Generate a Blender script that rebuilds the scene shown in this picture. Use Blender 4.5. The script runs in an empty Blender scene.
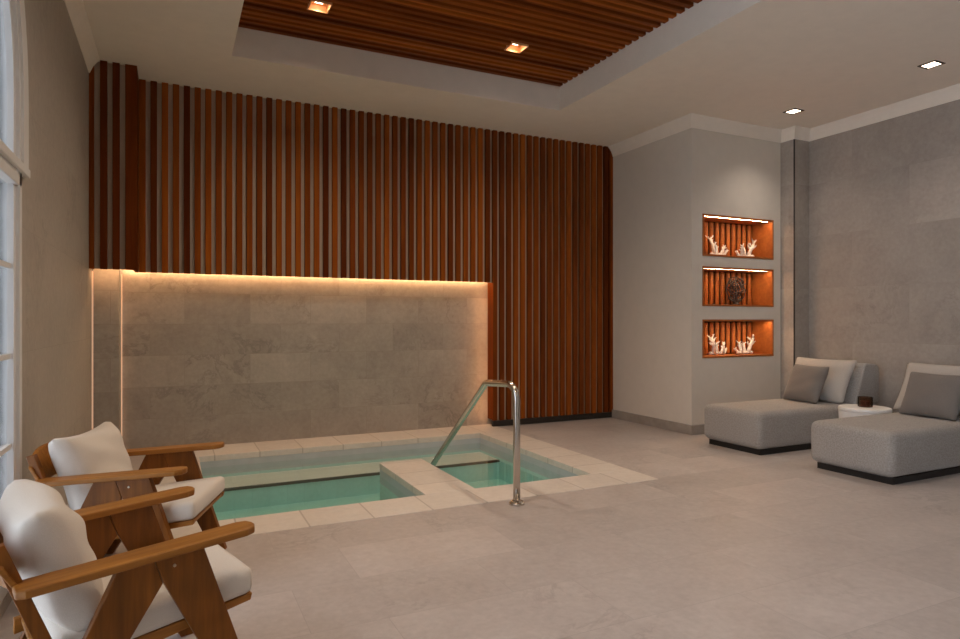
import bpy, bmesh, math, random
from mathutils import Vector, Matrix
S = bpy.context.scene
C = S.collection
PI = math.pi
R = math.radians

# ------------------------------------------------------------------ camera, world, exposure
cam = bpy.data.objects.new('camera', bpy.data.cameras.new('camera'))
C.objects.link(cam)
cam.location = (0, 0, 1.25)
cam.rotation_euler = (R(90), 0, R(-25.6))
cam.data.sensor_width = 36.0
cam.data.lens = 641.0 / 960.0 * 36.0
cam.data.shift_y = 1.5 / 960.0
cam.data.clip_start = 0.02
S.camera = cam

w = bpy.data.worlds.new('world')
S.world = w
w.use_nodes = True
w.node_tree.nodes['Background'].inputs[0].default_value = (0.83, 0.90, 1.0, 1)
w.node_tree.nodes['Background'].inputs[1].default_value = 4.8

S.view_settings.view_transform = 'Standard'
S.view_settings.look = 'None'
S.view_settings.gamma = 1.0
S.view_settings.exposure = 0.20
S.view_settings.use_curve_mapping = False
S.cycles.use_denoising = True
S.cycles.max_bounces = 10
S.cycles.diffuse_bounces = 5
S.cycles.transparent_max_bounces = 12
S.cycles.sample_clamp_indirect = 4.0

WARM = (1.0, 0.78, 0.58)
NEUT = (1.0, 0.85, 0.72)
LED_PANEL = 30.0        # cove strip emission strength
LED_NICHE = 66.0
SPOT_TRAY = 66.0
SPOT_WHITE = 33.0

# ------------------------------------------------------------------ materials
class N:
    def __init__(s, name):
        s.m = bpy.data.materials.new(name)
        s.m.use_nodes = True
        s.t = s.m.node_tree
        s.b = s.t.nodes['Principled BSDF']
    def n(s, kind, **k):
        x = s.t.nodes.new(kind)
        for a, v in k.items():
            setattr(x, a, v)
        return x
    def l(s, a, b):
        s.t.links.new(a, b)
    def setin(s, node, **k):
        for a, v in k.items():
            node.inputs[a].default_value = v
    def ramp(s, fac, stops):
        r = s.n('ShaderNodeValToRGB')
        e = r.color_ramp.elements
        while len(e) < len(stops):
            e.new(0.5)
        for i, (p, c) in enumerate(stops):
            e[i].position = p
            e[i].color = (*c, 1)
        s.l(fac, r.inputs[0])
        return r.outputs[0]
    def mix(s, fac, a, b, mode='MIX'):
        x = s.n('ShaderNodeMix', data_type='RGBA', blend_type=mode)
        for sock, v in ((x.inputs[0], fac), (x.inputs[6], a), (x.inputs[7], b)):
            if hasattr(v, 'is_linked'):
                s.l(v, sock)
            elif isinstance(v, (int, float)):
                sock.default_value = v
            else:
                sock.default_value = (*v, 1)
        return x.outputs[2]
    def math(s, op, a, b=0.0, c=0.0):
        x = s.n('ShaderNodeMath', operation=op)
        for sock, v in zip(x.inputs, (a, b, c)):
            if hasattr(v, 'is_linked'):
                s.l(v, sock)
            else:
                sock.default_value = v
        return x.outputs[0]
    def coords(s):
        tc = s.n('ShaderNodeTexCoord')
        return tc.outputs['Object']
    def noise(s, vec, scale, detail=4, rough=0.55, dist=0.0):
        x = s.n('ShaderNodeTexNoise')
        s.setin(x, Scale=scale, Detail=detail, Roughness=rough, Distortion=dist)
        s.l(vec, x.inputs['Vector'])
        return x.outputs['Fac']
    def mapping(s, vec, scale=(1, 1, 1), rot=(0, 0, 0), loc=(0, 0, 0)):
        x = s.n('ShaderNodeMapping')
        x.inputs['Scale'].default_value = scale
        x.inputs['Rotation'].default_value = rot
        x.inputs['Location'].default_value = loc
        s.l(vec, x.inputs['Vector'])
        return x.outputs['Vector']
    def bump(s, h, strength=0.2, dist=0.01):
        x = s.n('ShaderNodeBump')
        x.inputs['Strength'].default_value = strength
        x.inputs['Distance'].default_value = dist
        s.l(h, x.inputs['Height'])
        s.l(x.outputs[0], s.b.inputs['Normal'])

def plain(name, col, rough=0.6, metal=0.0, spec=0.4, grain=0.04):
    k = N(name)
    v = k.coords()
    nz = k.noise(v, 9.0)
    lo = tuple(max(0, c * (1 - grain)) for c in col)
    hi = tuple(c * (1 + grain) for c in col)
    k.l(k.ramp(nz, [(0.3, lo), (0.7, hi)]), k.b.inputs['Base Color'])
    k.setin(k.b, Roughness=rough, Metallic=metal, **{'Specular IOR Level': spec})
    return k.m

def stone(name, axes, bw, bh, ca, cb, mortar, rough=0.5, vein=0.5, off=0.5, shift=(0, 0), msize=0.0016, tilevar=0.16, spec=0.35):
    """large format stone tiles; axes: which object axes run along / across the courses"""
    k = N(name)
    v = k.coords()
    sep = k.n('ShaderNodeSeparateXYZ'); k.l(v, sep.inputs[0])
    com = k.n('ShaderNodeCombineXYZ')
    k.l(k.math('ADD', sep.outputs[axes[0]], shift[0]), com.inputs[0])
    k.l(k.math('ADD', sep.outputs[axes[1]], shift[1]), com.inputs[1])
    br = k.n('ShaderNodeTexBrick')
    br.offset = off
    k.setin(br, Scale=1.0, **{'Mortar Size': msize, 'Mortar Smooth': 0.2, 'Bias': 0.0, 'Brick Width': bw, 'Row Height': bh})
    br.inputs['Color1'].default_value = (0, 0, 0, 1)
    br.inputs['Color2'].default_value = (1, 1, 1, 1)
    br.inputs['Mortar'].default_value = (0.5, 0.5, 0.5, 1)
    k.l(com.outputs[0], br.inputs['Vector'])
    # cloud tone, moved per tile so that patterns break at joints
    vm = k.n('ShaderNodeVectorMath', operation='MULTIPLY_ADD')
    k.l(br.outputs['Color'], vm.inputs[0]); vm.inputs[1].default_value = (3.7, 5.1, 2.3); k.l(v, vm.inputs[2])
    cloud = k.noise(vm.outputs[0], 2.6, 7, 0.62, 0.6)
    base = k.ramp(cloud, [(0.28, ca), (0.72, cb)])
    fine = k.noise(vm.outputs[0], 24.0, 5, 0.65)
    base = k.mix(0.35, base, k.ramp(fine, [(0.3, tuple(c * 0.82 for c in ca)), (0.7, cb)]))
    vn = k.noise(vm.outputs[0], 2.4, 9, 0.68, 0.5)
    ridge = k.math('ABSOLUTE', k.math('SUBTRACT', vn, 0.5))
    veinmask = k.math('MULTIPLY', k.math('LESS_THAN', 0.0, 1.0), k.math('SUBTRACT', 1.0, k.math('SMOOTH_MIN', k.math('MULTIPLY', ridge, 34.0), 1.0, 0.3)))
    veinmask = k.math('MULTIPLY', k.math('MAXIMUM', veinmask, 0.0), vein)
    patch = k.ramp(k.noise(vm.outputs[0], 1.1, 2), [(0.5, (0, 0, 0)), (0.66, (1, 1, 1))])
    veinmask = k.math('MULTIPLY', veinmask, patch)
    base = k.mix(veinmask, base, tuple(c * 0.45 for c in ca))
    tv = k.ramp(br.outputs['Color'], [(0.0, (1 - tilevar,) * 3), (1.0, (1.0,) * 3)])
    base = k.mix(1.0, base, tv, 'MULTIPLY')
    base = k.mix(k.math('MULTIPLY', br.outputs['Fac'], 0.6), base, mortar)
    k.l(base, k.b.inputs['Base Color'])
    k.l(k.ramp(cloud, [(0.3, (rough - 0.07,) * 3), (0.7, (rough + 0.07,) * 3)]), k.b.inputs['Roughness'])
    k.setin(k.b, **{'Specular IOR Level': spec})
    k.bump(k.math('SUBTRACT', k.math('MULTIPLY', fine, 0.15), br.outputs['Fac']), 0.25, 0.002)
    return k.m

def wood(name, ca, cb, grain_axis=0, rough=0.42, pitch=None, pitch_axis=0, pitch_off=0.0, spec=0.35, scale=1.0):
    k = N(name)
    v = k.coords()
    tone = None
    if pitch:
        sep = k.n('ShaderNodeSeparateXYZ'); k.l(v, sep.inputs[0])
        idx = k.math('FLOOR', k.math('DIVIDE', k.math('ADD', sep.outputs[pitch_axis], pitch_off), pitch))
        wn = k.n('ShaderNodeTexWhiteNoise', noise_dimensions='1D')
        k.l(idx, wn.inputs['W'])
        tone = wn.outputs['Value']
        vm = k.n('ShaderNodeVectorMath', operation='ADD')
        k.l(v, vm.inputs[0]); k.l(k.mix(1.0, wn.outputs['Color'], (7, 7, 7), 'MULTIPLY'), vm.inputs[1])
        v = vm.outputs[0]
    sc = [26 * scale] * 3
    sc[grain_axis] = 1.6 * scale
    g = k.noise(k.mapping(v, tuple(sc)), 1.0, 6, 0.6, 0.4)
    sc2 = [4 * scale] * 3
    sc2[grain_axis] = 0.5 * scale
    g2 = k.noise(k.mapping(v, tuple(sc2)), 1.0, 3, 0.5, 0.8)
    base = k.ramp(g, [(0.25, ca), (0.75, cb)])
    base = k.mix(1.0, base, k.ramp(g2, [(0.3, (0.72, 0.70, 0.68)), (0.7, (1.08, 1.08, 1.08))]), 'MULTIPLY')
    if tone is not None:
        base = k.mix(1.0, base, k.ramp(tone, [(0.0, (0.38, 0.30, 0.30)), (0.4, (0.80, 0.76, 0.75)), (1.0, (1.18, 1.24, 1.2))]), 'MULTIPLY')
    k.l(base, k.b.inputs['Base Color'])
    k.setin(k.b, Roughness=rough, **{'Specular IOR Level': spec})
    k.bump(g, 0.08, 0.002)
    return k.m

def fabric(name, ca, cb, weave=420.0, rough=0.95):
    k = N(name)
    v = k.coords()
    a = k.noise(v, weave, 2, 0.7)
    b = k.noise(v, 5.0, 3)
    base = k.mix(k.math('MULTIPLY', b, 0.5), k.ramp(a, [(0.3, ca), (0.7, cb)]), cb)
    k.l(base, k.b.inputs['Base Color'])
    k.setin(k.b, Roughness=rough, **{'Specular IOR Level': 0.15, 'Sheen Weight': 0.15, 'Sheen Roughness': 0.5})
    k.bump(k.math('ADD', k.math('MULTIPLY', a, 0.4), k.noise(v, 14.0, 3)), 0.25, 0.006)
    return k.m

def emit(name, col, strength):
    k = N(name)
    k.setin(k.b, **{'Base Color': (*col, 1), 'Emission Color': (*col, 1), 'Emission Strength': strength})
    return k.m

M = {}
M['paint'] = plain('ceiling paint', (0.88, 0.81, 0.715), 0.85, spec=0.2, grain=0.02)
M['wallpaint'] = plain('wall paint', (0.70, 0.645, 0.57), 0.85, spec=0.2, grain=0.02)
M['backpaint'] = plain('slat backing paint', (0.56, 0.45, 0.345), 0.9, spec=0.2, grain=0.03)
M['floor'] = stone('floor stone', (0, 1), 0.92, 0.46, (0.45, 0.40, 0.38), (0.60, 0.545, 0.525), (0.37, 0.335, 0.32), 0.42, 0.3, 0.35, (0.1, 0.16), 0.002, 0.15, 0.4)
M['backstone'] = stone('pool wall stone', (0, 2), 0.61, 0.305, (0.37, 0.325, 0.28), (0.53, 0.475, 0.415), (0.29, 0.25, 0.21), 0.5, 0.42, 0.5, (0.2, 0.0))
M['leftstone'] = stone('window wall stone', (1, 2), 1.2, 0.6, (0.40, 0.355, 0.305), (0.50, 0.45, 0.39), (0.3, 0.26, 0.21), 0.6, 0.3, 0.5, (0.4, 0.1), 0.001, 0.08)
M['rightstone'] = stone('lounge wall stone', (1, 2), 1.22, 0.61, (0.38, 0.335, 0.295), (0.51, 0.455, 0.405), (0.33, 0.29, 0.26), 0.55, 0.25, 0.5, (0.25, 0.2), 0.0014, 0.24)
M['basestone'] = plain('baseboard stone', (0.34, 0.30, 0.265), 0.5, grain=0.12)
M['coping'] = stone('coping stone', (0, 1), 0.40, 10.0, (0.69, 0.63, 0.575), (0.80, 0.74, 0.685), (0.36, 0.31, 0.27), 0.45, 0.1, 0.0, (0.13, 5.0), 0.006, 0.07)
M['copingside'] = stone('coping stone across', (1, 0), 0.40, 10.0, (0.69, 0.63, 0.575), (0.80, 0.74, 0.685), (0.36, 0.31, 0.27), 0.45, 0.1, 0.0, (0.0, 5.0), 0.006, 0.07)
M['slat'] = wood('cedar slats', (0.25, 0.052, 0.005), (0.40, 0.108, 0.010), 2, 0.6, 0.0945, 0, 0.229 + 0.0545, 0.08)
M['ceilslat'] = wood('ceiling slats', (0.29, 0.070, 0.009), (0.46, 0.13, 0.018), 0, 0.5, 0.0945, 1, 0.0, 0.12)
M['niche'] = wood('niche veneer', (0.36, 0.10, 0.018), (0.52, 0.165, 0.035), 0, 0.5)
M['teak'] = wood('chair teak', (0.25, 0.092, 0.014), (0.48, 0.20, 0.036), 0, 0.42, scale=1.5, spec=0.28)
M['teakleg'] = wood('chair leg teak', (0.14, 0.045, 0.006), (0.31, 0.108, 0.014), 2, 0.42, scale=1.5, spec=0.25)
M['cream'] = fabric('cream cushion', (0.66, 0.60, 0.53), (0.78, 0.72, 0.65))
M['grey'] = fabric('grey upholstery', (0.23, 0.21, 0.195), (0.42, 0.392, 0.365), 90)
M['taupe'] = fabric('taupe pillow', (0.15, 0.132, 0.12), (0.225, 0.20, 0.182), 300)
M['light'] = fabric('light pillow', (0.36, 0.33, 0.30), (0.50, 0.46, 0.42), 300)
M['black'] = plain('black plinth', (0.012, 0.011, 0.011), 0.5)
M['steel'] = plain('brushed steel', (0.62, 0.58, 0.53), 0.16, 1.0, grain=0.03)
M['brass'] = plain('pale bolt', (0.55, 0.45, 0.33), 0.3, 1.0)
M['dark'] = plain('dark bronze trim', (0.03, 0.025, 0.022), 0.45)
M['white'] = plain('white lacquer', (0.90, 0.88, 0.85), 0.35)
M['frame'] = plain('window frame paint', (0.74, 0.74, 0.73), 0.5, grain=0.02)
M['coral'] = plain('white coral', (0.85, 0.80, 0.74), 0.7, grain=0.1)
M['bronze'] = plain('dark coral', (0.035, 0.024, 0.02), 0.55)
M['amber'] = plain('amber glass jar', (0.06, 0.02, 0.012), 0.12, spec=0.6)
M['wax'] = plain('candle wax', (0.20, 0.07, 0.04), 0.5)
M['tile'] = stone('pool tile', (0, 1), 0.15, 0.15, (0.49, 0.73, 0.70), (0.57, 0.79, 0.76), (0.42, 0.62, 0.60), 0.4, 0.0, 0.0, (0, 0), 0.002, 0.05)
M['band'] = plain('waterline tile', (0.50, 0.53, 0.56), 0.3, grain=0.06)
M['nosing'] = plain('step edge tile', (0.04, 0.045, 0.04), 0.4)
M['led'] = emit('warm led', (1.0, 0.58, 0.28), LED_PANEL)
M['ledside'] = emit('warm side led', (1.0, 0.52, 0.22), 28.0)
M['nicheback'] = plain('niche backing', (0.07, 0.014, 0.004), 0.6)
M['pale'] = stone('pale pool tile', (0, 1), 0.3, 0.15, (0.74, 0.75, 0.70), (0.82, 0.83, 0.79), (0.62, 0.64, 0.60), 0.4, 0.0, 0.0, (0, 0), 0.002, 0.05)
M['edgeglow'] = emit('corner edge glow', (1.0, 0.64, 0.42), 0.36)  # glow put in for bright column edges, no known lamp
M['lednich'] = emit('niche led', (1.0, 0.68, 0.40), LED_NICHE)
M['copper'] = plain('copper reflector', (0.85, 0.46, 0.20), 0.45, grain=0.02)
M['lamp'] = emit('downlight lens', (1.0, 0.80, 0.60), 9.0)

k = N('pool water')
tr = k.n('ShaderNodeBsdfTransparent'); tr.inputs[0].default_value = (0.97, 1.0, 0.99, 1)
gl = k.n('ShaderNodeBsdfGlossy'); gl.inputs['Roughness'].default_value = 0.015
fr = k.n('ShaderNodeFresnel'); fr.inputs[0].default_value = 1.33
mx = k.n('ShaderNodeMixShader')
wv = k.noise(k.coords(), 2.2, 2)
bp = k.n('ShaderNodeBump'); bp.inputs['Strength'].default_value = 0.03; bp.inputs['Distance'].default_value = 0.02
k.l(wv, bp.inputs['Height']); k.l(bp.outputs[0], gl.inputs['Normal']); k.l(bp.outputs[0], fr.inputs['Normal'])
# only the open surface mirrors; the sides and bottom of the body touch the tiles
ge = k.n('ShaderNodeNewGeometry')
sp = k.n('ShaderNodeSeparateXYZ'); k.l(ge.outputs['True Normal'], sp.inputs[0])
top = k.math('MULTIPLY', k.math('GREATER_THAN', sp.outputs[2], 0.5), k.math('SUBTRACT', 1.0, ge.outputs['Backfacing']))
k.l(k.math('MULTIPLY', fr.outputs[0], top), mx.inputs[0]); k.l(tr.outputs[0], mx.inputs[1]); k.l(gl.outputs[0], mx.inputs[2])
out = k.t.nodes['Material Output']
k.l(mx.outputs[0], out.inputs['Surface'])
va = k.n('ShaderNodeVolumeAbsorption'); va.inputs[0].default_value = (0.25, 0.88, 0.85, 1); va.inputs[1].default_value = 0.42
k.l(va.outputs[0], out.inputs['Volume'])
M['water'] = k.m

k = N('window glass')
tr = k.n('ShaderNodeBsdfTransparent'); tr.inputs[0].default_value = (0.93, 0.95, 0.96, 1)
gl = k.n('ShaderNodeBsdfGlossy'); gl.inputs['Roughness'].default_value = 0.02
fr = k.n('ShaderNodeFresnel'); fr.inputs[0].default_value = 1.45
mx = k.n('ShaderNodeMixShader')
k.l(fr.outputs[0], mx.inputs[0]); k.l(tr.outputs[0], mx.inputs[1]); k.l(gl.outputs[0], mx.inputs[2])
k.l(mx.outputs[0], k.t.nodes['Material Output'].inputs['Surface'])
M['glass'] = k.m

k = N('sheer glass')
tr = k.n('ShaderNodeBsdfTransparent'); tr.inputs[0].default_value = (0.68, 0.69, 0.70, 1)  # grey tint added to hold down the sky brightness in the pane
k.t.nodes.remove(k.b)
gl = k.n('ShaderNodeBsdfGlossy'); gl.inputs['Roughness'].default_value = 0.05
fr = k.n('ShaderNodeFresnel'); fr.inputs[0].default_value = 1.3
mx = k.n('ShaderNodeMixShader')
k.l(fr.outputs[0], mx.inputs[0]); k.l(tr.outputs[0], mx.inputs[1]); k.l(gl.outputs[0], mx.inputs[2])
k.l(mx.outputs[0], k.t.nodes['Material Output'].inputs['Surface'])
M['dimmed'] = k.m

k = N('amber glass')
tr = k.n('ShaderNodeBsdfTransparent'); tr.inputs[0].default_value = (0.72, 0.56, 0.45, 1)
gl = k.n('ShaderNodeBsdfGlossy'); gl.inputs['Roughness'].default_value = 0.05
fr = k.n('ShaderNodeFresnel'); fr.inputs[0].default_value = 1.5
mx = k.n('ShaderNodeMixShader')
k.l(fr.outputs[0], mx.inputs[0]); k.l(tr.outputs[0], mx.inputs[1]); k.l(gl.outputs[0], mx.inputs[2])
k.l(mx.outputs[0], k.t.nodes['Material Output'].inputs['Surface'])
M['amberglass'] = k.m

# ------------------------------------------------------------------ mesh helpers
def B():
    return bmesh.new()

def box(bm, x0, x1, y0, y1, z0, z1, mat=None):
    vs = [bm.verts.new(p) for p in ((x0, y0, z0), (x1, y0, z0), (x1, y1, z0), (x0, y1, z0), (x0, y0, z1), (x1, y0, z1), (x1, y1, z1), (x0, y1, z1))]
    if mat is not None:
        for v in vs:
            v.co = mat @ v.co
    for f in ((0, 3, 2, 1), (4, 5, 6, 7), (0, 1, 5, 4), (1, 2, 6, 5), (2, 3, 7, 6), (3, 0, 4, 7)):
        bm.faces.new([vs[i] for i in f])

def prism(bm, pts, d, off=(0, 0, 0), mat=None):
    """closed outline of 3-D points swept along vector d"""
    d = Vector(d)
    a = [bm.verts.new(Vector(p) + Vector(off)) for p in pts]
    b = [bm.verts.new(Vector(p) + Vector(off) + d) for p in pts]
    if mat is not None:
        for v in a + b:
            v.co = mat @ v.co
    n = len(a)
    bm.faces.new(a)
    bm.faces.new(list(reversed(b)))
    for i in range(n):
        j = (i + 1) % n
        bm.faces.new((a[j], a[i], b[i], b[j]))
    bmesh.ops.recalc_face_normals(bm, faces=bm.faces)

def tube(bm, pts, radii, seg=12, caps=True):
    pts = [Vector(p) for p in pts]
    if not hasattr(radii, '__len__'):
        radii = [radii] * len(pts)
    rings = []
    t0 = (pts[1] - pts[0]).normalized()
    ref = Vector((1, 0, 0)) if abs(t0.x) < 0.8 else Vector((0, 1, 0))
    nrm = (ref - t0 * ref.dot(t0)).normalized()
    for i, p in enumerate(pts):
        if i == 0: t = t0
        elif i == len(pts) - 1: t = (pts[i] - pts[i - 1]).normalized()
        else: t = ((pts[i + 1] - p).normalized() + (p - pts[i - 1]).normalized()).normalized()
        nrm = (nrm - t * nrm.dot(t)).normalized()
        bi = t.cross(nrm)
        rings.append([bm.verts.new(p + (nrm * math.cos(a) + bi * math.sin(a)) * radii[i]) for a in (2 * PI * q / seg for q in range(seg))])
    for a, b in zip(rings, rings[1:]):
        for q in range(seg):
            r = (q + 1) % seg
            bm.faces.new((a[q], a[r], b[r], b[q]))
    if caps:
        bm.faces.new(list(reversed(rings[0])))
        bm.faces.new(rings[-1])

def lathe(bm, prof, seg=40, c=(0, 0, 0)):
    rings = []
    for r, z in prof:
        rings.append([bm.verts.new((c[0] + r * math.cos(2 * PI * q / seg), c[1] + r * math.sin(2 * PI * q / seg), c[2] + z)) for q in range(seg)])
    for a, b in zip(rings, rings[1:]):
        for q in range(seg):
            r = (q + 1) % seg
            bm.faces.new((a[q], a[r], b[r], b[q]))
    bm.faces.new(list(reversed(rings[0])))
    bm.faces.new(rings[-1])

def obj(name, bm, m, parent=None, bevel=0.0, seg=2, smooth=False, subsurf=0):
    me = bpy.data.meshes.new(name)
    bmesh.ops.recalc_face_normals(bm, faces=bm.faces)
    bm.to_mesh(me)
    bm.free()
    o = bpy.data.objects.new(name, me)
    C.objects.link(o)
    me.materials.append(M[m] if isinstance(m, str) else m)
    if parent is not None:
        o.parent = parent
    if bevel:
        b = o.modifiers.new('bevel', 'BEVEL')
        b.width = bevel; b.segments = seg; b.limit_method = 'ANGLE'; b.angle_limit = R(35)
    if subsurf:
        q = o.modifiers.new('subsurf', 'SUBSURF'); q.levels = subsurf; q.render_levels = subsurf
    if smooth:
        for p in me.polygons:
            p.use_smooth = True
    return o

def struct(name, bm, m, parent=None, **k):
    o = obj(name, bm, m, parent, **k)
    if parent is None:
        o['kind'] = 'structure'
    return o

def tag(o, label, cat, group=None):
    o['label'] = label
    o['category'] = cat
    if group:
        o['group'] = group
    return o

def thing(name, label, cat, loc=(0, 0, 0), rotz=0.0, group=None):
    o = bpy.data.objects.new(name, None)
    C.objects.link(o)
    o.empty_display_size = 0.1
    o.location = loc
    o.rotation_euler = (0, 0, rotz)
    return tag(o, label, cat, group)

def dup(root, loc, rotz=None, label=None):
    r = root.copy(); C.objects.link(r)
    r.location = loc
    if rotz is not None:
        r.rotation_euler = (0, 0, rotz)
    if label:
        r['label'] = label
    for ch in list(root.children):
        c = ch.copy(); C.objects.link(c); c.parent = r
        for g in list(ch.children):
            d = g.copy(); C.objects.link(d); d.parent = c
    return r

def pillow(bm, w, h, t, n=20, pinch=0.03, mat=None, seed=0, wr=0.0, ex=0.42):
    """soft square cushion in the xz plane, thickness along y, seam round the edge"""
    rnd = random.Random(seed)
    ph = [rnd.uniform(0, 6.28) for _ in range(8)]
    grid = {}
    for side in (1, -1):
        for i in range(n + 1):
            for j in range(n + 1):
                u, v = 2 * i / n - 1, 2 * j / n - 1
                edge = i in (0, n) or j in (0, n)
                if side == -1 and edge:
                    grid[(side, i, j)] = grid[(1, i, j)]
                    continue
                px = u * (1 - pinch * (1 - v * v)) ; pz = v * (1 - pinch * (1 - u * u))
                # slightly rounded corners
                rr = (abs(u) ** 16 + abs(v) ** 16) ** (1 / 16)
                if rr > 1:
                    px /= rr ** 0.9; pz /= rr ** 0.9
                th = 0 if edge else t / 2 * ((1 - u ** 4) * (1 - v ** 4)) ** ex
                th *= 1 + wr * (0.5 * math.sin(5 * u + 2 * v + ph[0]) + 0.5 * math.sin(-4 * v + 5 * u * v + ph[1]) + 0.35 * math.sin(9 * v + 4 * u + ph[2]))
                p = Vector((px * w / 2, side * th, pz * h / 2))
                if mat is not None:
                    p = mat @ p
                grid[(side, i, j)] = bm.verts.new(p)
    for side in (1, -1):
        for i in range(n):
            for j in range(n):
                q = [grid[(side, i, j)], grid[(side, i + 1, j)], grid[(side, i + 1, j + 1)], grid[(side, i, j + 1)]]
                bm.faces.new(q if side == -1 else list(reversed(q)))

# ------------------------------------------------------------------ room shell
XL, XR, CZ = -0.65, 6.80, 3.50
YB, YF = 6.95, -2.6
SLY = 6.74                      # face of the long slat cladding
WX, WY = 5.142, 5.35             # corner of the painted bay with the niches
COP = (-0.12, 3.46, 3.955, YB)  # outer outline of the coping
INN = (0.215, 3.08, 4.32, 6.43)  # water opening

bm = B()
for a in ((XL - 0.3, XR + 0.3, YF - 0.2, COP[2]), (XL - 0.3, COP[0], COP[2], YB), (COP[1], XR + 0.3, COP[2], YB), (XL - 0.3, XR + 0.3, YB, YB + 0.3)):
    box(bm, a[0], a[1], a[2], a[3], -0.10, 0.0)
struct('floor', bm, 'floor')

# ceiling with its raised tray
TX0, TX1, TY0, TY1, TZ = 0.45, 3.725, 0.9, 5.81, 3.745
bm = B()
zt = TZ + 0.16
box(bm, XL - 0.3, TX0, YF - 0.2, YB + 0.3, CZ, zt)
box(bm, TX1, XR + 0.3, YF - 0.2, YB + 0.3, CZ, zt)
box(bm, TX0, TX1, YF - 0.2, TY0, CZ, zt)
box(bm, TX0, TX1, TY1, YB + 0.3, CZ, zt)
box(bm, TX0, TX1, TY0, TY1, zt - 0.05, zt)
struct('ceiling', bm, 'paint')

# back wall: stone below, painted backing above
bm = B()
box(bm, XL - 0.3, 3.60, YB, YB + 0.15, -0.02, 1.82)
struct('wall_back', bm, 'backstone')
bm = B()
box(bm, XL - 0.3, XR + 0.3, YB + 0.15, YB + 0.3, -0.02, CZ)
struct('wall_back_core', bm, 'backpaint')

# left wall with an arched window opening
WY0, WY1, WZ0, WSP = 1.45, 3.62, 0.06, 2.30
bm = B()
t = 0.22
arc = []
hw = (WY1 - WY0) / 2
for q in range(25):
    a = PI * q / 24
    arc.append((WY0 + hw - hw * math.cos(a), WSP + (3.30 - WSP) * math.sin(a)))
def wq(y0, y1, z00, z01, z10, z11):
    prism(bm, [(XL - t, y0, z00), (XL - t, y1, z10), (XL - t, y1, z11), (XL - t, y0, z01)], (t, 0, 0))
wq(YF, -2.35, 0, CZ, 0, CZ)
wq(-2.35, 1.15, 0, 0.10, 0, 0.10)
wq(-2.35, 1.15, 2.9, CZ, 2.9, CZ)
wq(1.15, WY0, 0, CZ, 0, CZ)
wq(WY1, YB + 0.15, 0, CZ, 0, CZ)
wq(WY0, WY1, 0, WZ0, 0, WZ0)
for (ya, za), (yb, zb) in zip(arc, arc[1:]):
    wq(ya, yb, za, CZ, zb, CZ)
bmesh.ops.remove_doubles(bm, verts=bm.verts, dist=1e-5)
struct('wall_left', bm, 'leftstone')

bm = B()
box(bm, XR, XR + 0.3, YF - 0.2, YB + 0.15, -0.02, CZ)
struct('wall_right', bm, 'rightstone')
bm = B()
box(bm, XL - 0.3, XR + 0.3, YF - 0.2, YF, -0.02, CZ)
struct('wall_front', bm, 'wallpaint')

# painted bay with three openings for the niches
NX0, NX1 = 5.30, 6.42
NZ = [(1.975, 2.445), (1.415, 1.86), (0.835, 1.268)]
BX1 = 6.54
bm = B()
box(bm, WX, NX0, WY, YB + 0.15, 0, CZ)
box(bm, NX1, BX1, WY, YB + 0.15, 0, CZ)
zz = 0.0
for z0, z1 in sorted(NZ):
    box(bm, NX0, NX1, WY, YB + 0.15, zz, z0)
    zz = z1
box(bm, NX0, NX1, WY, YB + 0.15, zz, CZ)
box(bm, NX0, NX1, WY + 0.36, YB + 0.15, 0.8, 2.5)
struct('wall_niche', bm, 'wallpaint')

# stone pier between bay and lounge wall, dark metal edge
PXW, PYW = 6.545, 5.165
bm = B()
box(bm, PXW, XR + 0.02, PYW, YB, 0, CZ)
struct('wall_pier', bm, 'rightstone')
bm = B()
box(bm, PXW - 0.003, PXW + 0.009, PYW - 0.003, PYW + 0.009, 0, CZ - 0.10)
struct('trim_1', bm, 'dark')

# crown moulding, profile (out from wall, down from ceiling), mitred along the wall line
PROF = [(0, 0), (0.082, 0), (0.080, 0.008), (0.058, 0.030), (0.034, 0.064), (0.016, 0.104), (0.008, 0.125), (0, 0.125)]
def crown(name, path, normals):
    bm = B()
    rings = []
    for i, p in enumerate(path):
        m = normals[0] if i == 0 else normals[-1] if i == len(path) - 1 else (normals[i - 1][0] + normals[i][0], normals[i - 1][1] + normals[i][1])
        rings.append([bm.verts.new((p[0] + m[0] * a, p[1] + m[1] * a, CZ - b)) for a, b in PROF])
    n = len(PROF)
    for a, b in zip(rings, rings[1:]):
        for q in range(n):
            bm.faces.new((a[q], a[(q + 1) % n], b[(q + 1) % n], b[q]))
    bm.faces.new(rings[0]); bm.faces.new(list(reversed(rings[-1])))
    struct(name, bm, 'paint')
crown('trim_2', [(XL, YF), (XL, 6.398)], [(1, 0)])
crown('trim_3', [(WX, SLY - 0.001), (WX, WY), (PXW, WY), (PXW, PYW), (XR, PYW), (XR, YF)], [(-1, 0), (0, -1), (-1, 0), (0, -1), (-1, 0)])

# baseboards on the bay
bm = B()
box(bm, WX - 0.025, WX, WY - 0.025, SLY - 0.001, 0, 0.105)
struct('baseboard_left', bm, 'basestone', bevel=0.003)
bm = B()
box(bm, WX, PXW - 0.002, WY - 0.025, WY, 0, 0.105)
struct('baseboard_right', bm, 'basestone', bevel=0.003)
bm = B()
box(bm, XR - 0.022, XR, YF, PYW - 0.002, 0, 0.105)
struct('baseboard_lounge', bm, 'basestone', bevel=0.003)

# stone column at the left end of the pool wall
bm = B()
box(bm, XL + 0.012, -0.44, 6.62, YB, 0, 1.76)
struct('wall_column', bm, 'backstone')

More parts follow.
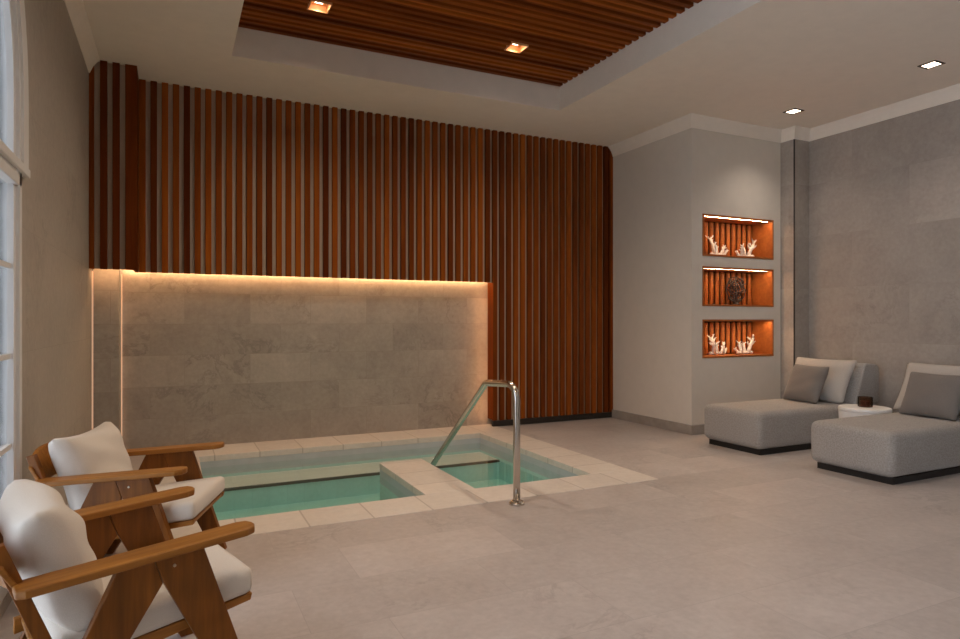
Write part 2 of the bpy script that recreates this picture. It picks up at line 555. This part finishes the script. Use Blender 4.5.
# window: casing, frame, transom, muntins, panes
wf = bpy.data.objects.new('window_1', None); C.objects.link(wf); wf['kind'] = 'structure'; wf.location = (XL, (WY0 + WY1) / 2, 0)
def wpart(name, bm, m, **k):
    for v in bm.verts:
        v.co -= Vector(wf.location)
    return obj(name, bm, m, wf, **k)
def archband(bm, r_in, r_out, x0, x1, zb):
    """frame band following jambs and arch"""
    def outline(d):
        h_ = hw + d
        pts = [(WY0 - d, zb)]
        for q in range(29):
            a = PI * q / 28
            pts.append((WY0 + hw - h_ * math.cos(a), WSP + (3.30 - WSP + d) * math.sin(a)))
        pts.append((WY1 + d, zb))
        return pts
    A, O = outline(r_in), outline(r_out)
    for i in range(len(A) - 1):
        prism(bm, [(x0, *A[i]), (x0, *A[i + 1]), (x0, *O[i + 1]), (x0, *O[i])], (x1 - x0, 0, 0))
    bmesh.ops.remove_doubles(bm, verts=bm.verts, dist=1e-5)
bm = B(); archband(bm, -0.03, 0.02, XL - 0.10, XL + 0.012, WZ0); wpart('casing', bm, 'frame')
bm = B(); archband(bm, 0.0, 0.115, XL + 0.001, XL + 0.022, 1.97); wpart('arch_casing', bm, 'frame')
bm = B(); archband(bm, -0.07, -0.03, XL - 0.07, XL - 0.004, WZ0)
box(bm, XL - 0.07, XL - 0.004, WY0 + 0.03, WY1 - 0.03, WZ0, WZ0 + 0.1)
for y in (WY0 + hw,):
    box(bm, XL - 0.07, XL - 0.004, y - 0.035, y + 0.035, WZ0, 3.2)
wpart('sash_frame', bm, 'frame')
bm = B()
box(bm, XL - 0.15, XL + 0.012, WY0 - 0.015, WY1 + 0.02, 1.875, 1.94)
box(bm, XL - 0.15, XL + 0.028, WY0 - 0.1, WY1 + 0.125, 1.94, 1.98)
wpart('transom', bm, 'frame', bevel=0.004)
bm = B()
for z in (0.68, 1.09, 1.5):
    box(bm, XL - 0.05, XL - 0.015, WY0 + 0.05, WY1 - 0.05, z - 0.012, z + 0.012)
for y in (WY0 + hw * 0.5, WY0 + hw * 1.5):
    box(bm, XL - 0.05, XL - 0.015, y - 0.012, y + 0.012, WZ0 + 0.05, 3.05)
wpart('muntins', bm, 'frame')
bm = B()
pts = [(XL - 0.036, WY0 + 0.06, WZ0 + 0.02)] + [(XL - 0.036, WY0 + hw - (hw - 0.06) * math.cos(PI * q / 24), WSP + (3.24 - WSP) * math.sin(PI * q / 24)) for q in range(25)] + [(XL - 0.036, WY1 - 0.06, WZ0 + 0.02)]
prism(bm, pts, (0.006, 0, 0))
wpart('pane', bm, 'dimmed')

w2 = bpy.data.objects.new('window_added', None); C.objects.link(w2); w2['kind'] = 'structure'; w2.location = (XL, -0.6, 0)  # unseen window, added behind the camera to let in more daylight
bm = B()
for a in ((-1.75, -1.67, 0.1, 2.9), (1.67, 1.75, 0.1, 2.9), (-0.04, 0.04, 0.18, 2.82), (-1.67, 1.67, 0.1, 0.18), (-1.67, 1.67, 2.82, 2.9)):
    box(bm, -0.15, -0.04, *a)
obj('window_frame', bm, 'frame', w2)
bm = B(); box(bm, -0.112, -0.106, -1.67, 1.67, 0.18, 2.82); obj('pane', bm, 'glass', w2)

# ------------------------------------------------------------------ slat cladding
PITCH, SW, SD = 0.0945, 0.0545, 0.042
SB = 1.705                       # lower edge over the pool
t = thing('slat_wall_panel', 'tall reddish brown wooden slat cladding across the whole back wall above the pool', 'wall panel', (0, SLY, 0))
bm = B()
k0 = 0
xr = -0.229
while xr < 5.08:
    low = SB if xr < 3.40 else 0.075
    box(bm, xr - SW, xr, 0, SD, low, CZ)
    xr += PITCH
box(bm, WX - 0.056, WX - 0.002, 0, SD, 0.075, CZ)
obj('slats', bm, 'slat', t, bevel=0.002, seg=1)
bm = B()
box(bm, -0.325, 3.345, SD, SD + 0.03, SB + 0.002, CZ)
box(bm, 3.446, WX - 0.002, SD, SD + 0.03, 0.006, SB)
box(bm, 3.345, WX - 0.002, SD, SD + 0.03, SB, CZ)
obj('backing_board', bm, 'backpaint', t)
bm = B()
box(bm, 3.402, WX - 0.002, 0.004, SD, 0.006, 0.07)
obj('plinth', bm, 'dark', t)
bm = B()
box(bm, 3.432, 3.445, SD + 0.001, YB - SLY - 0.001, 0.075, SB + 0.05)
obj('return_board', bm, 'slat', t)

# boxed-out end of the cladding over the column
t = thing('slat_bulkhead', 'boxed-out wooden slat bulkhead in the corner beside the window wall', 'wall panel', (0, 6.40, 0))
bm = B()
for xa, xb in ((-0.649, -0.612), (-0.567, -0.513), (-0.473, -0.419), (-0.376, -0.286)):
    box(bm, xa, xb, 0, SD, 1.70, CZ)
box(bm, -0.318, -0.286, SD, SLY - 6.40 - 0.001, 1.70, CZ)
obj('slats', bm, 'slat', t, bevel=0.002, seg=1)
bm = B()
box(bm, XL + 0.001, -0.319, SD, SD + 0.03, 1.703, CZ)
obj('backing_board', bm, 'backpaint', t)

# ------------------------------------------------------------------ light strips of the cladding, added glow lines at the column
bm = B()
box(bm, -0.43, 3.40, 6.90, 6.915, SB + 0.036, SB + 0.048)
tag(obj('led_strip', bm, 'led'), 'warm glowing light strip running along the top of the stone pool wall', 'light strip')
bm = B()
box(bm, 3.4115, 3.418, SLY + SD + 0.003, SLY + SD + 0.010, 0.09, SB - 0.02)
tag(obj('led_strip', bm, 'ledside'), 'upright warm light strip down the right edge of the stone pool wall', 'light strip')
bm = B()
box(bm, -0.63, -0.33, 6.475, 6.488, SB + 0.016, SB + 0.028)
tag(obj('led_strip', bm, 'led'), 'short warm light strip under the slat bulkhead in the left corner', 'light strip')

bm = B()
box(bm, XL + 0.0005, XL + 0.006, 6.626, 6.69, 0.01, SB - 0.01)  # added glowing bar imitates the bright line beside the column
tag(obj('led_strip', bm, 'edgeglow'), 'thin upright glow line added in the corner between the window wall and the stone column', 'light strip')
bm = B()
box(bm, -0.4395, -0.433, 6.90, 6.945, 0.01, SB - 0.01)  # added glowing bar in place of the brightly lit column side
tag(obj('led_strip', bm, 'edgeglow'), 'thin upright glow line added where the stone column meets the left end of the pool wall', 'light strip')

# ------------------------------------------------------------------ slatted ceiling in the tray
t = thing('slat_ceiling_panel', 'reddish brown slatted wood ceiling set in the raised white tray', 'ceiling panel', (0, 0, TZ))
bm = B()
y = TY1 - 0.02
LY = [5.14, 3.36, 1.58]
LX = [1.05, 2.83]
HL = 0.085
while y > TY0 + 0.03:
    y0, y1 = y - 0.052, y
    hit = [ly for ly in LY if y1 > ly - HL and y0 < ly + HL]
    xs = [(TX0 + 0.004, TX1 - 0.004)]
    if hit and y1 < 2.0:
        xs = [(TX0 + 0.004, LX[0] - HL), (LX[0] + HL, TX1 - 0.004)]
    elif hit:
        xs = [(TX0 + 0.004, LX[0] - HL), (LX[0] + HL, LX[1] - HL), (LX[1] + HL, TX1 - 0.004)]
    for a, b in xs:
        box(bm, a, b, y0, y1, -0.0, 0.055)
    y -= PITCH
obj('slats', bm, 'ceilslat', t, bevel=0.002, seg=1)
bm = B()
box(bm, TX0 + 0.002, TX1 - 0.002, TY0 + 0.002, TY1 - 0.002, 0.056, 0.075)
obj('backing_board', bm, 'dark', t)

# ------------------------------------------------------------------ downlights
def spot(name, parent, loc, energy, col, size=R(150), blend=1.0):
    l = bpy.data.lights.new(name, 'SPOT')
    l.energy = energy; l.color = col; l.spot_size = size; l.spot_blend = blend; l.shadow_soft_size = 0.05
    o = bpy.data.objects.new(name, l); C.objects.link(o); o.parent = parent; o.location = loc
    return o
def tray_light():
    t = thing('ceiling_downlight', '', 'downlight', (0, 0, TZ), 0, 'square downlights in the slatted ceiling')
    bm = B()
    for a in ((-HL + .002, -HL + 0.012, -HL + .002, HL - .002), (HL - 0.012, HL - .002, -HL + .002, HL - .002), (-HL + 0.012, HL - 0.012, -HL + .002, -HL + 0.012), (-HL + 0.012, HL - 0.012, HL - 0.012, HL - .002)):
        box(bm, *a, -0.004, 0.053)
    obj('trim', bm, 'copper', t)
    bm = B(); box(bm, -HL + 0.012, HL - 0.012, -HL + 0.012, HL - 0.012, 0.048, 0.053)
    obj('reflector', bm, 'copper', t)
    bm = B(); box(bm, -0.03, 0.03, -0.03, 0.03, 0.040, 0.0475)
    obj('lens', bm, 'lamp', t)
    spot('lamp', t, (0, 0, 0.02), SPOT_TRAY, WARM)
    return t
base = tray_light()
base.location = (LX[0], LY[0], TZ)
base['label'] = 'square downlight in the slatted ceiling near its left end, first from the left'
dup(base, (LX[1], LY[0], TZ), None, 'square downlight in the slatted ceiling above the pool handrail, second from the left')
for x, y in ((LX[0], LY[1]), (LX[1], LY[1]), (LX[0], LY[2])):  # out of view, added to bring more warm light into the room
        dup(base, (x, y, TZ), None, 'unseen square downlight added to the slatted ceiling for more light, nearer the viewer than the two over the pool')
def white_light():
    t = thing('ceiling_downlight', '', 'downlight', (0, 0, CZ), 0, 'square downlights in the white ceiling')
    bm = B()
    h = 0.075; g = 0.055
    for a in ((-h, -g, -h, h), (g, h, -h, h), (-g, g, -h, -g), (-g, g, g, h)):
        box(bm, *a, -0.006, -0.0005)
    obj('trim', bm, 'dark', t)
    bm = B(); box(bm, -g, g, -g, g, -0.003, -0.0008)
    obj('lens', bm, 'lamp', t)
    spot('lamp', t, (0, 0, -0.02), SPOT_WHITE, NEUT, R(118))
    return t
base = white_light()
base.location = (6.0, 4.745, CZ)
base['label'] = 'square downlight in the white ceiling near the wall niches'
dup(base, (6.0, 3.36, CZ), None, 'square downlight in the white ceiling above the nearer grey chaise at the right')
for x, y in ((0.9, -0.6),):  # unseen lamp behind the camera, added to light the chairs
    dup(base, (x, y, CZ), None, 'unseen square downlight added to the white ceiling for more light, nearer the viewer than the two over the chaises')

# ------------------------------------------------------------------ pool
WL, BZ, FZ = -0.105, -0.205, -0.40   # waterline, bench top, bottom
PX0, PX1, PY1 = 1.635, 2.03, 5.46    # peninsula
pool = thing('pool', 'sunken plunge pool with pale stone coping and a central stone pier', 'pool', (1.68, 5.4, 0))
def ppart(name, bm, m, **k):
    for v in bm.verts:
        v.co -= Vector(pool.location)
    return obj(name, bm, m, pool, **k)
ch = 0.012
bm = B(); box(bm, COP[0], COP[1], COP[2], INN[2], -0.05, 0.004); ppart('coping', bm, 'coping', bevel=0.004)
bm = B(); box(bm, COP[0], COP[1], INN[3], COP[3], -0.05, 0.004); ppart('coping', bm, 'coping', bevel=0.004)
bm = B(); box(bm, COP[0], INN[0], INN[2], INN[3], -0.05, 0.004); ppart('coping', bm, 'copingside', bevel=0.004)
bm = B(); box(bm, INN[1], COP[1], INN[2], INN[3], -0.05, 0.004); ppart('coping', bm, 'copingside', bevel=0.004)
bm = B(); box(bm, PX0, PX1, INN[2], PY1, -0.05, 0.004); ppart('pier_top', bm, 'copingside', bevel=0.004)
bm = B(); box(bm, PX0 + .004, PX1 - .004, INN[2], PY1 - .004, FZ, -0.17); ppart('pier_body', bm, 'tile')
bm = B(); box(bm, PX0 + .004, PX1 - .004, INN[2], PY1 - .004, -0.17, -0.05); ppart('pier_waterline_tiles', bm, 'band')
bm = B()
x0, x1, y0, y1 = INN
box(bm, x0 - 0.1, x0, y0 - 0.1, y1 + 0.1, FZ - 0.08, -0.18)
box(bm, x1, x1 + 0.1, y0 - 0.1, y1 + 0.1, FZ - 0.08, -0.18)
box(bm, x0, x1, y0 - 0.1, y0, FZ - 0.08, -0.18)
box(bm, x0, x1, y1, y1 + 0.1, FZ - 0.08, -0.18)
box(bm, x0, x1, y0, y1, FZ - 0.08, FZ)
ppart('basin', bm, 'tile')
bm = B()
box(bm, x0 - 0.1, x0, y0 - 0.1, y1 + 0.1, -0.18, -0.05)
box(bm, x1, x1 + 0.1, y0 - 0.1, y1 + 0.1, -0.18, -0.05)
box(bm, x0, x1, y0 - 0.1, y0, -0.18, -0.05)
box(bm, x0, x1, y1, y1 + 0.1, -0.18, -0.05)
ppart('waterline_tiles', bm, 'band')
BY = 5.96
bm = B(); box(bm, x0, x1, BY, y1, FZ, BZ - 0.021); ppart('bench', bm, 'tile')
bm = B(); box(bm, x0, x1, BY + 0.023, y1, BZ - 0.021, BZ); ppart('bench_top', bm, 'pale')
bm = B(); box(bm, x0, x1, BY - 0.006, BY + 0.022, BZ - 0.02, BZ + 0.003); ppart('bench_edge', bm, 'nosing')
bm = B()
box(bm, x0 + .001, PX0 - .001, y0 + .001, y1 - .001, FZ + .001, WL)
box(bm, PX1 + .001, x1 - .001, y0 + .001, y1 - .001, FZ + .001, WL)
box(bm, PX0 - .001, PX1 + .001, PY1 + .001, y1 - .001, FZ + .001, WL)
bmesh.ops.remove_doubles(bm, verts=bm.verts, dist=1e-5)
bm.free()
bm = B()
out2 = [(x0 + .002, y0 + .002), (PX0 - .002, y0 + .002), (PX0 - .002, PY1 + .002), (PX1 + .002, PY1 + .002), (PX1 + .002, y0 + .002), (x1 - .002, y0 + .002), (x1 - .002, y1 - .002), (x0 + .002, y1 - .002)]
prism(bm, [(a, b, FZ + 0.002) for a, b in out2], (0, 0, WL - FZ - 0.002))
o = tag(obj('pool_water', bm, 'water'), 'still clear green water filling the sunken pool', 'water')
o['kind'] = 'stuff'

# handrail
t = thing('pool_handrail', 'polished steel bent tube handrail standing at the pool front edge', 'handrail', (2.115, 3.835, 0))
bm = B()
def fillet(a, b, c, r, n=8):
    a, b, c = Vector(a), Vector(b), Vector(c)
    u, v = (a - b).normalized(), (c - b).normalized()
    ang = u.angle(v)
    d = r / math.tan(ang / 2)
    cen = b + (u + v).normalized() * (r / math.sin(ang / 2))
    p, q = b + u * d, b + v * d
    e1 = (p - cen).normalized(); e2 = (q - cen).normalized()
    tot = e1.angle(e2); ax = e1.cross(e2).normalized()
    return [cen + Matrix.Rotation(tot * i / n, 3, ax) @ e1 * r for i in range(n + 1)]
A, Bq, Cq, Dq = (0, 0, 0.0), (0, 0, 0.82), (-0.015, 0.445, 0.79), (-0.03, 1.66, -0.16)
pts = [A, (0, 0, 0.4)] + fillet(A, Bq, Cq, 0.11) + fillet(Bq, Cq, Dq, 0.09, 5) + [Dq]
tube(bm, pts, 0.0245, 18)
obj('rail', bm, 'steel', t, smooth=True)
bm = B(); lathe(bm, [(0.055, 0.0), (0.055, 0.012), (0.045, 0.022), (0.03, 0.03)], 28)
obj('base_flange', bm, 'steel', t, smooth=False, bevel=0.002)

# ------------------------------------------------------------------ niches and ornaments
nl = ['topmost wooden wall niche holding two white corals', 'middle wooden wall niche holding a dark round coral sculpture', 'lowest wooden wall niche holding two white corals']
ND = 0.30
for (z0, z1), lab in zip(NZ, nl):
    t = thing('wall_niche_box', lab, 'niche', (NX0, WY, z0), 0, 'lit wooden niches in the painted wall')
    Wd, H = NX1 - NX0, z1 - z0
    ft = 0.022
    bm = B()
    e = 0.001
    box(bm, e, Wd - e, -0.006, ND, e, ft)
    box(bm, e, Wd - e, -0.006, 0.028, H - ft, H - e)
    box(bm, e, Wd - e, 0.045, ND, H - ft, H - e)
    box(bm, e, Wd - e, 0.028, 0.045, H - ft + 0.006, H - e)
    box(bm, e, ft, -0.006, ND, ft, H - ft)
    box(bm, Wd - ft, Wd - e, -0.006, ND, ft, H - ft)
    obj('casing', bm, 'niche', t, bevel=0.0015, seg=1)
    bm = B()
    box(bm, e, Wd - e, ND, ND + 0.012, e, H - e)
    obj('back_board', bm, 'nicheback', t)
    bm = B()
    for q in range(12):
        xa = ft + 0.016 + q * 0.0885
        box(bm, xa, xa + 0.052, ND - 0.04, ND, ft, H - ft - 0.004)
    obj('back_slats', bm, 'niche', t, bevel=0.02, seg=4)
    bm = B()
    box(bm, ft + 0.02, Wd - ft - 0.03, 0.030, 0.043, H - ft + 0.001, H - ft + 0.0055)
    obj('light_strip', bm, 'lednich', t)

def coral(seed, flip, H=0.225):
    """branching reef coral: a low knobbly foot with one tall side and a short one"""
    rnd = random.Random(seed)
    bm = B()
    def blob(c, r):
        bmesh.ops.create_icosphere(bm, subdivisions=2, radius=r, matrix=Matrix.Translation(c) @ Matrix.Scale(0.8, 4, (0, 0, 1)))
    def branch(p, d, ln, r, depth):
        n = 4
        pts, rad = [p], [r]
        for q in range(n):
            d = (d + Vector((rnd.uniform(-.22, .22), rnd.uniform(-.22, .22), rnd.uniform(-.08, .16)))).normalized()
            p = p + d * ln / n
            pts.append(p); rad.append(r * (1 - 0.45 * (q + 1) / n))
        tube(bm, pts, rad, 8)
        bmesh.ops.create_icosphere(bm, subdivisions=1, radius=rad[-1] * 1.15, matrix=Matrix.Translation(p))
        if depth > 0:
            for q in range(2, 5):
                for s in (1, -1):
                    if rnd.random() < 0.8:
                        dd = (d * 0.5 + Vector((s * 0.9, rnd.uniform(-.6, .6), rnd.uniform(0.0, .6)))).normalized()
                        branch(pts[q], dd, ln * rnd.uniform(0.26, 0.38), rad[q] * 0.74, depth - 1)
    for q in range(6):
        blob(Vector((-0.10 + q * 0.042, rnd.uniform(-.015, .015), 0.014)), rnd.uniform(0.018, 0.028))
    branch(Vector((-0.05, 0, 0.015)), Vector((-0.30, 0, 1)), H * 0.80, 0.024, 2)
    branch(Vector((0.0, 0.01, 0.015)), Vector((0.1, 0.1, 1)), H * 0.45, 0.021, 1)
    branch(Vector((0.06, 0, 0.015)), Vector((0.25, -0.1, 1)), H * 0.5, 0.021, 1)
    branch(Vector((0.10, 0, 0.012)), Vector((0.8, 0.0, 0.7)), H * 0.32, 0.019, 1)
    lo = min(v.co.z for v in bm.verts)
    for v in bm.verts:
        v.co.z -= lo
        if flip:
            v.co.x = -v.co.x
    return bm
for seed, flip, x, zi, lab in ((3, False, 5.68, 0, 'white branching coral at the left of the topmost wall niche'),
                               (8, True, 6.13, 0, 'white branching coral at the right of the topmost wall niche'),
                               (5, False, 5.68, 2, 'white branching coral at the left of the lowest wall niche'),
                               (12, True, 6.12, 2, 'white branching coral at the right of the lowest wall niche')):
    o = obj('coral_ornament', coral(seed, flip), 'coral', smooth=True)
    o.location = (x, WY + 0.15, NZ[zi][0] + 0.0225)
    tag(o, lab, 'ornament', 'white corals in the niches')
# dark round coral fan
bm = B()
rnd = random.Random(4)
for a0, rr in ((0, 1.0), (1, 0.62), (2, 0.3)):
    for s in (1, -1):
        pts = []
        for q in range(13):
            a = PI * q / 12
            pts.append((s * 0.145 * rr * math.sin(a) + rnd.uniform(-.006, .006), rnd.uniform(-.02, .02), 0.03 + 0.15 * (1 - math.cos(a)) * (0.78 + 0.22 * rr)))
        tube(bm, pts, [0.009 + 0.003 * math.sin(q) for q in range(13)], 7)
tube(bm, [(0, 0, 0), (0.004, 0, 0.16), (-0.004, 0, 0.33)], [0.018, 0.012, 0.008], 8)
for q in range(16):
    z = 0.05 + 0.25 * (q // 2) / 8
    s = 1 if q % 2 else -1
    ln = 0.14 * math.sin(PI * (z / 0.34)) ** 0.6
    tube(bm, [(0, 0, z), (s * ln * 0.5, rnd.uniform(-.03, .03), z + 0.02), (s * ln, rnd.uniform(-.03, .03), z + 0.045)], [0.009, 0.008, 0.006], 6)
lathe(bm, [(0.045, 0.0), (0.045, 0.012), (0.02, 0.03)], 20)
o = obj('coral_sculpture', bm, 'bronze', smooth=True)
o.location = (5.97, WY + 0.15, NZ[1][0] + 0.0225)
tag(o, 'dark round branching coral sculpture in the middle wall niche', 'ornament')

# ------------------------------------------------------------------ chaises
def chaise():
    t = thing('chaise_lounge', '', 'chaise', (4.88, 4.575, 0), 0, 'grey daybeds by the stone wall')
    hw_, L, H = 0.358, 1.76, 0.405
    bm = B(); box(bm, 0.045, L - 0.03, -hw_ + 0.03, hw_ - 0.055, 0.0, 0.05)
    obj('plinth', bm, 'black', t)
    bm = B(); box(bm, 0, L, -hw_, hw_, 0.05, H)
    bmesh.ops.bevel(bm, geom=[e for e in bm.edges if True], offset=0.062, segments=6, affect='EDGES', profile=0.5)
    obj('body', bm, 'grey', t, smooth=True)
    bm = B()
    prof = [(1.36, H - 0.01), (1.52, 0.80), (1.56, 0.815), (1.72, 0.80), (1.76, 0.76), (1.76, H - 0.01)]
    prism(bm, [(a, -hw_ + 0.004, b) for a, b in prof], (0, 2 * hw_ - 0.008, 0))
    bmesh.ops.bevel(bm, geom=list(bm.edges), offset=0.022, segments=4, affect='EDGES', profile=0.5)
    obj('backrest', bm, 'grey', t, smooth=True)
    return t
c1 = chaise()
c1['label'] = 'grey upholstered chaise beside the niche wall, the one farther from the viewer'
c2 = dup(c1, (4.90, 3.375, 0), None, 'grey upholstered chaise at the right, the nearer one cut by the picture edge')

def cushion(name, m, label, w_, h_, th, loc, lean, yaw, seed):
    bm = B()
    pillow(bm, w_, h_, th, 24, 0.06, None, seed, 0.07, 0.62)
    o = obj(name, bm, m, smooth=True)
    # local y (front) faces -x after yaw; lean back about its lower edge
    rot = Matrix.Rotation(R(90 + yaw), 4, 'Z') @ Matrix.Rotation(R(lean), 4, 'X')
    o.matrix_world = Matrix.Translation(loc) @ rot @ Matrix.Translation((0, 0, h_ / 2))
    return tag(o, label, 'pillow', 'loose pillows on the chaises')
cushion('lounge_pillow', 'light', 'pale grey square pillow leaning on the farther chaise backrest', 0.72, 0.50, 0.13, (6.09, 4.60, 0.41), 28, 0, 1)
cushion('throw_pillow', 'taupe', 'dark taupe square pillow in front of the pale one on the farther chaise', 0.47, 0.42, 0.14, (5.90, 4.60, 0.405), 24, -8, 2)
cushion('lounge_pillow', 'light', 'pale grey square pillow leaning on the nearer chaise backrest', 0.72, 0.51, 0.13, (6.11, 3.41, 0.41), 28, 0, 3)
cushion('throw_pillow', 'taupe', 'dark taupe square pillow in front of the pale one on the nearer chaise', 0.51, 0.42, 0.14, (5.94, 3.37, 0.405), 24, -4, 4)

# side table and candle
t = thing('side_table', 'round white drum side table between the two grey chaises', 'table', (6.01, 3.968, 0))
bm = B(); lathe(bm, [(0.20, 0.0), (0.205, 0.01), (0.2235, 0.385)], 48)
obj('drum', bm, 'white', t, smooth=False)
bm = B(); lathe(bm, [(0.21, 0.386), (0.224, 0.39), (0.226, 0.40), (0.224, 0.418), (0.216, 0.422)], 48)
obj('tabletop', bm, 'white', t)
t = thing('candle_jar', 'dark amber glass candle jar on the round white side table', 'candle', (6.03, 3.975, 0.4225))
bm = B(); lathe(bm, [(0.058, 0.0), (0.064, 0.006), (0.064, 0.095), (0.059, 0.095), (0.057, 0.006), (0.05, 0.0035)], 32)
obj('jar', bm, 'amberglass', t)
bm = B(); lathe(bm, [(0.054, 0.004), (0.054, 0.055)], 24); obj('wax', bm, 'wax', t)
bm = B(); tube(bm, [(0, 0, 0.0555), (0.002, 0, 0.072)], 0.002, 6); obj('wick', bm, 'black', t)

# ------------------------------------------------------------------ armchairs (x forward, -y right)
def armchair():
    t = thing('armchair', '', 'chair', (0, 0, 0), 0, 'teak armchairs by the window')
    under = lambda l: 0.535 + 0.0625 * l
    for s in (1, -1):
        w0 = s * 0.303
        # arm plank
        bm = B()
        out = [(-0.322, -0.035), (-0.30, -0.05), (0.29, -0.05), (0.318, -0.038), (0.328, -0.012), (0.328, 0.012), (0.318, 0.038), (0.29, 0.05), (-0.30, 0.05), (-0.322, 0.035)]
        prism(bm, [(a, w0 + b, under(a)) for a, b in out], (0, 0, 0.024))
        obj('armrest', bm, 'teak', t, bevel=0.005, seg=3)
        # A-frame
        y0 = s * 0.292 - 0.018
        bm = B()
        f = [(0.022, under(0.022) - 0.0005), (0.165, under(0.165) - 0.0005), (0.345, 0.0), (0.272, 0.0), (0.05, 0.454)]
        prism(bm, [(a, y0, b) for a, b in f], (0, 0.036, 0))
        lg = obj('leg', bm, 'teakleg', t, bevel=0.003)
        bm = B(); bmesh.ops.create_cone(bm, cap_ends=True, segments=14, radius1=0.005, radius2=0.0045, depth=0.004, matrix=Matrix.Translation((0.08, s * (0.292 + 0.02), 0.50)) @ Matrix.Rotation(R(90), 4, 'X'))
        obj('bolt', bm, 'brass', lg)
        bm = B()
        f = [(-0.070, under(-0.07) - 0.0005), (0.021, under(0.021) - 0.0005), (0.0485, 0.452), (-0.240, 0.0), (-0.320, 0.0)]
        prism(bm, [(a, y0 + 0.002, b) for a, b in f], (0, 0.032, 0))
        lg = obj('leg', bm, 'teakleg', t, bevel=0.003)
        # back post
        bm = B()
        f = [(-0.185, 0.24), (-0.225, 0.24), (-0.372, 0.64), (-0.338, 0.65)]
        prism(bm, [(a, s * 0.262 - 0.015, b) for a, b in f], (0, 0.03, 0))
        obj('back_post', bm, 'teakleg', t, bevel=0.003)
    # seat frame
    sl_ = lambda l: 0.325 - 0.07 * (0.35 - l) / 0.6
    bm = B()
    for s in (1, -1):
        prism(bm, [(-0.27, s * 0.24 - 0.014, sl_(-0.27)), (0.346, s * 0.24 - 0.014, sl_(0.346)), (0.340, s * 0.24 - 0.014, sl_(0.34) - 0.022), (-0.27, s * 0.24 - 0.014, sl_(-0.27) - 0.05)], (0, 0.028, 0))
    prism(bm, [(0.318, -0.226, sl_(0.318)), (0.342, -0.226, sl_(0.342)), (0.339, -0.226, sl_(0.339) - 0.02), (0.318, -0.226, sl_(0.318) - 0.02)], (0, 0.452, 0))
    for q in range(7):
        a = -0.25 + q * 0.083
        prism(bm, [(a, -0.226, sl_(a) - 0.002), (a + 0.055, -0.226, sl_(a + 0.055) - 0.002), (a + 0.055, -0.226, sl_(a + 0.055) - 0.018), (a, -0.226, sl_(a) - 0.018)], (0, 0.452, 0))
    obj('seat_frame', bm, 'teak', t, bevel=0.003)
    # curved back board
    bm = B()
    n = 14
    cols = []
    for q in range(n + 1):
        y = -0.285 + 0.57 * q / n
        u = y / 0.285
        bow = -0.05 * (1 - u * u)
        ztop = 0.66 - 0.07 * abs(u) ** 4
        zb = 0.515
        col = []
        for z, dx in ((zb, 0), (ztop, -0.045)):
            for th in (0, -0.018):
                col.append(bm.verts.new((-0.335 + bow + dx + th + 0.04, y, z)))
        cols.append(col)
    for a, b in zip(cols, cols[1:]):
        for i, j in ((0, 1), (1, 3), (3, 2), (2, 0)):
            bm.faces.new((a[i], a[j], b[j], b[i]))
    bm.faces.new((cols[0][0], cols[0][2], cols[0][3], cols[0][1]))
    bm.faces.new((cols[-1][0], cols[-1][1], cols[-1][3], cols[-1][2]))
    obj('backrest', bm, 'teak', t, bevel=0.004)
    # seat cushion
    bm = B()
    box(bm, -0.225, 0.350, -0.262, 0.262, 0, 0.088)
    bmesh.ops.bevel(bm, geom=list(bm.edges), offset=0.026, segments=4, affect='EDGES', profile=0.5)
    bmesh.ops.subdivide_edges(bm, edges=[e for e in bm.edges if e.calc_length() > 0.2], cuts=6, use_grid_fill=True)
    for v in bm.verts:
        u, q = (v.co.x - 0.0625) / 0.2875, v.co.y / 0.262
        if v.co.z > 0.07:
            v.co.z += 0.012 * max(0, 1 - u * u) * max(0, 1 - q * q)
        v.co.z += sl_(v.co.x)
    obj('seat_cushion', bm, 'cream', t, smooth=True)
    # back cushion
    bm = B()
    mat = Matrix.Translation((-0.20, 0, 0.532)) @ Matrix.Rotation(R(-20), 4, 'Y') @ Matrix.Rotation(R(90), 4, 'Z')
    pillow(bm, 0.54, 0.40, 0.19, 30, 0.13, mat, 11, 0.10)
    obj('back_cushion', bm, 'cream', t, smooth=True)
    return t
a1 = armchair()
a1.location = (-0.157, 2.456, 0)
a1.rotation_euler = (0, 0, R(90 - 74.16))
a1['label'] = 'teak armchair with cream cushions nearest the viewer at bottom left'
dup(a1, (-0.155, 3.615, 0), R(90 - 108.88), 'teak armchair with cream cushions standing at the pool corner, behind the nearest chair')
